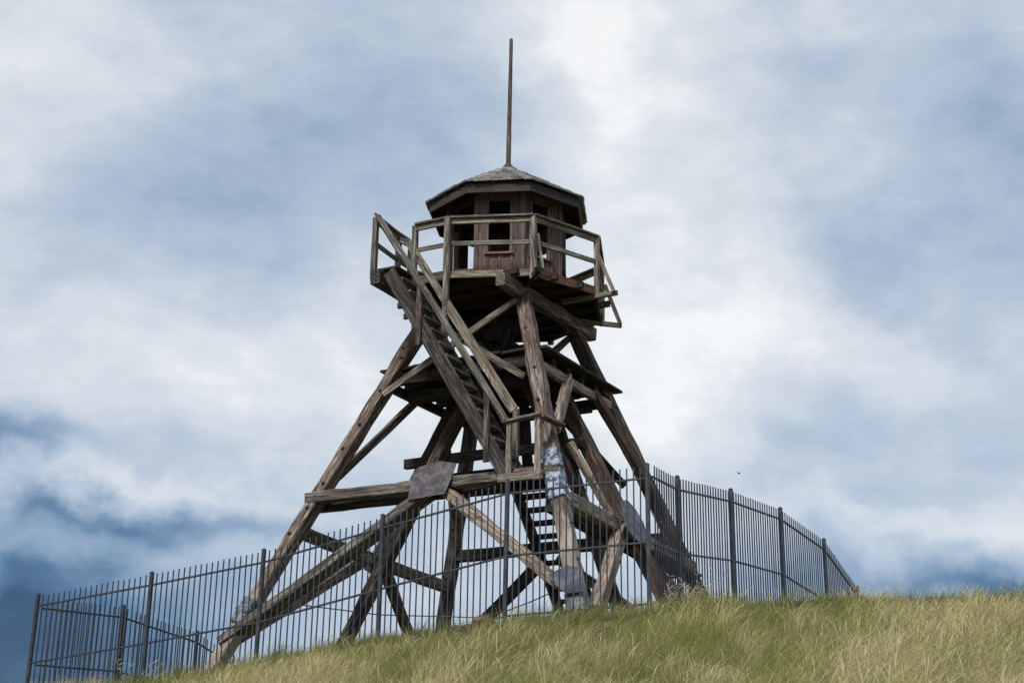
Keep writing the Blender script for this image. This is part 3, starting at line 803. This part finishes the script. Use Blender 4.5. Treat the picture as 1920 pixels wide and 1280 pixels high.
# ================================================================== bird
def bird():
    M = Matrix.Translation((6.586, 40, 9.60)) @ Matrix.Rotation(.5, 4, 'Z') @ Matrix.Rotation(.35, 4, 'X') @ Matrix.Scale(.65, 4)
    mt, N, Lk, bs = new_mat('bird_plumage'); bs.inputs['Base Color'].default_value = (.03, .028, .028, 1)
    v, f = tube_geo([(-.07, 0, 0), (-.045, 0, .0), (0, 0, 0), (.04, 0, .004), (.058, 0, .01), (.075, 0, .008), (.09, 0, .004)], [.006, .014, .022, .018, .014, .011, .002], 8)
    k = len(v); v += [Vector(q) for q in ((-.07, .0, .003), (-.12, .025, .002), (-.125, -.025, .002), (-.07, 0, -.003))]
    f += [(k, k + 1, k + 2), (k + 3, k + 2, k + 1)]
    o = mesh_obj('bird', v, f, mt, None, M, smooth=True)
    tag(o, 'tiny dark bird flying in the open sky right of the tower', 'bird')
    for s in (-1, 1):
        w = [(.03, .012 * s, .01), (-.03, .012 * s, .008), (-.02, .07 * s, .05), (.03, .075 * s, .052), (-.03, .15 * s, .045), (.0, .15 * s, .047)]
        w2 = [(x, y, z - .004) for x, y, z in w]
        mesh_obj('wing', w + w2, [(0, 1, 2, 3), (3, 2, 4, 5), (9, 8, 7, 6), (11, 10, 8, 9), (0, 3, 9, 6), (3, 5, 11, 9), (1, 7, 8, 2), (2, 8, 10, 4), (4, 10, 11, 5)], mt, o, M)
bird()

# ================================================================== grass
def grass_mat():
    mt, N, Lk, b = new_mat('grass_blade')
    at = N.new('ShaderNodeAttribute'); at.attribute_name = 'tint'
    Lk.new(at.outputs['Color'], b.inputs['Base Color']); b.inputs['Roughness'].default_value = .7
    b.inputs['Specular IOR Level'].default_value = .2
    tr = N.new('ShaderNodeBsdfTranslucent'); Lk.new(at.outputs['Color'], tr.inputs['Color'])
    ms = N.new('ShaderNodeMixShader'); ms.inputs[0].default_value = .25
    Lk.new(b.outputs[0], ms.inputs[1]); Lk.new(tr.outputs[0], ms.inputs[2])
    Lk.new(ms.outputs[0], N['Material Output'].inputs['Surface'])
    return mt
M_GRASS = grass_mat()
def build_grass():
    # tussocks
    nt = 44000
    ty = 8.3 + (28 - 8.3) * rng.random(nt) ** .95
    tx = (rng.random(nt) * 2 - 1) * (ty * .40 + 2.0)
    s = tx / ty; yc = np.interp(s, SK[:, 0], SK[:, 2])
    keep = rng.random(nt) < np.where(ty > yc + 1.5, .3, 1.0)
    tx, ty, yc = tx[keep], ty[keep], yc[keep]; nt = len(tx)
    clump = fbm(tx * 1.3, ty * .55, 21); patch = fbm(tx * .75 + 3, ty * .24, 31); fine = fbm(tx * 2.6, ty * .9, 41)
    crest = np.clip(1.25 - np.abs(ty - yc + .6) / (.5 + 4.2 * fbm(tx * .55, ty * .05, 91) ** 1.3), 0, 1)
    gust = fbm(tx * .7, ty * .3, 55) - .5
    t_straw = np.clip((patch - .40) * 2.8 + .33 - .68 * crest + (fine - .5) * 2.4 + rng.normal(0, .22, nt), .02, .95)
    t_h = (.34 + .72 * clump) * np.exp(rng.normal(0, .30, nt)) * np.where(ty > yc + .3, .7, 1.0) * (1 - .25 * crest) * np.where(fbm(tx * 1.5, ty * .5, 61) > .57, 1.75, 1.0)
    t_wind = .66 + gust * 1.6 + rng.normal(0, .28, nt); t_az = rng.normal(.1, .6, nt) + gust * 1.6
    t_dark = np.clip(crest * crest * 1.0 + (fbm(tx * 1.1, ty * .42, 77) - .55) * 1.9 + rng.normal(0, .22, nt), 0, 1)
    t_hue = rng.random(nt)
    bpt = np.maximum(3, (rng.gamma(4, 2.7, nt) * np.where(ty < 12, 1.1, .95)).astype(int))
    ti = np.repeat(np.arange(nt), bpt); n = len(ti)
    rad = np.abs(rng.normal(0, .075, n)); ra = rng.random(n) * 2 * np.pi
    x = tx[ti] + rad * np.cos(ra); y = ty[ti] + rad * np.sin(ra); z = ground_z(x, y) - .02
    straw = rng.random(n) < t_straw[ti]
    ln = np.where(straw, rng.uniform(.18, .46, n), rng.uniform(.12, .34, n)) * t_h[ti]
    ln = np.clip(ln * (1 + np.where(rng.random(n) < .07, rng.uniform(.2, .8, n), 0)), .08, np.where(y > yc[ti] - 1.2, .40, .48))
    wd = np.where(straw, rng.uniform(.0016, .0034, n), rng.uniform(.0025, .0055, n)) * (.42 + y / 30)
    # fan out of the tussock plus the wind from the left
    fan = rad / .075 * .6
    hx = fan * np.cos(ra) + t_wind[ti] * np.cos(t_az[ti]) + rng.normal(0, .36, n)
    hy = fan * np.sin(ra) + t_wind[ti] * np.sin(t_az[ti]) * .8 + rng.normal(0, .36, n)
    lean = np.clip(np.hypot(hx, hy), .05, 1.35); dx, dy = hx / np.maximum(lean, .05), hy / np.maximum(lean, .05)
    nn = np.hypot(dx, dy); dx /= nn; dy /= nn
    vaz = rng.random(n) * np.pi; wx, wy = np.cos(vaz), np.sin(vaz)
    ts = np.array([0, .38, .74, 1.0])
    V = np.zeros((n, 7, 3)); C = np.ones((n, 7, 4))
    head = straw & (rng.random(n) < .45)
    prof = np.where(head[:, None], np.array([.7, .55, 2.1, 0]), np.array([1., .9, .6, 0]))
    g1 = np.array([.105, .138, .034]); g2 = np.array([.32, .31, .09]); g3 = np.array([.030, .048, .016])
    s1 = np.array([.47, .41, .18]); s2 = np.array([.60, .53, .34]); s3 = np.array([.34, .235, .145])
    mix = np.clip(.5 * rng.random(n) + .5 * t_hue[ti], 0, 1)[:, None]; mix2 = rng.random(n)[:, None]
    dk = t_dark[ti][:, None]
    green = (g1 * (1 - mix) + g2 * mix) * (1 - .8 * dk) + g3 * .8 * dk
    strawc = s1 * (1 - mix) + np.where(mix2 < .3, s3, s2) * mix
    col = np.where(straw[:, None], strawc, green)
    vi = 0
    for k, t in enumerate(ts):
        bend = lean * (t ** 1.5)
        px = x + dx * np.sin(bend) * ln * t; py = y + dy * np.sin(bend) * ln * t; pz = z + np.cos(bend * .92) * ln * t
        ck = np.where(straw[:, None], col * .5 + g1 * .5, col) if k == 0 else col
        if k < 3:
            for sgn in (-1, 1):
                V[:, vi] = np.stack([px + sgn * wx * wd * prof[:, k] * .5, py + sgn * wy * wd * prof[:, k] * .5, pz], -1)
                C[:, vi, :3] = ck; vi += 1
        else:
            V[:, vi] = np.stack([px, py, pz], -1); C[:, vi, :3] = ck; vi += 1
    base = np.arange(n)[:, None] * 7
    tris = np.array([[0, 1, 3], [0, 3, 2], [2, 3, 5], [2, 5, 4], [4, 5, 6]])
    F_ = (base[:, :, None] + tris[None]).reshape(-1, 3)
    me = bpy.data.meshes.new('grass'); nf = len(F_)
    me.vertices.add(n * 7); me.vertices.foreach_set('co', V.reshape(-1).astype(np.float32))
    me.loops.add(nf * 3); me.loops.foreach_set('vertex_index', F_.reshape(-1).astype(np.int32))
    me.polygons.add(nf); me.polygons.foreach_set('loop_start', (np.arange(nf) * 3).astype(np.int32))
    me.update()
    at = me.attributes.new('tint', 'FLOAT_COLOR', 'POINT'); at.data.foreach_set('color', C.reshape(-1).astype(np.float32))
    me.materials.append(M_GRASS)
    o = bpy.data.objects.new('grass', me); reg(o, Matrix.Identity(4))
    tag(o, 'long wind-blown green and straw-coloured grass covering the hillside', 'grass', kind='stuff')
    print('grass blades', n)
build_grass()

# ================================================================== dry weeds by the fence corner
def weed(x, y, h, ns, seed, label):
    rr = random.Random(seed); v, f = [], []
    for i in range(ns):
        az = rr.uniform(0, 6.28); ln = h * rr.uniform(.6, 1.05); sp = rr.uniform(.05, .35)
        pts = [Vector((.03 * math.cos(az), .03 * math.sin(az), 0)) + Vector((math.cos(az) * sp * t ** 1.5 + .12 * t * t, math.sin(az) * sp * t ** 1.5, ln * t)) for t in (0, .35, .7, 1)]
        a_, b_ = tube_geo(pts, [.0028, .0024, .002, .0012], 4); k = len(v); v += a_; f += [tuple(q + k for q in w) for w in b_]
        for j in range(7):
            t = rr.uniform(.55, 1); c = pts[1].lerp(pts[3], (t - .35) / .65); e = c + Vector((rr.uniform(-.06, .09), rr.uniform(-.06, .06), rr.uniform(.0, .06)))
            a_, b_ = tube_geo([c, (c + e) / 2, e], [.001, .0042, .0015], 4); k = len(v); v += a_; f += [tuple(q + k for q in w) for w in b_]
    o = mesh_obj('dry_weed', v, f, M_WEED, None, Matrix.Translation((x, y, float(ground_z(x, y)) - .03)))
    tag(o, label, 'weed')
M_WEED = sheet('dry_stalk', (.28, .23, .18), (.42, .37, .31), (.55, .50, .44), 12, 0, rough=.9)
for i, (x, y, h, ns, lb) in enumerate([
    (2.28, 19.55, .52, 9, 'dry branching weed at the corner post of the fence, left of two others'),
    (2.62, 19.75, .62, 10, 'tallest dry weed standing against the second post of the right fence'),
    (2.98, 19.95, .48, 8, 'dry weed right of the second post of the right fence'),
    (-5.5, 21.3, .55, 5, 'thin dry weed at the foot of the second fence post from the left')]):
    weed(x, y, h, ns, 100 + i, lb)
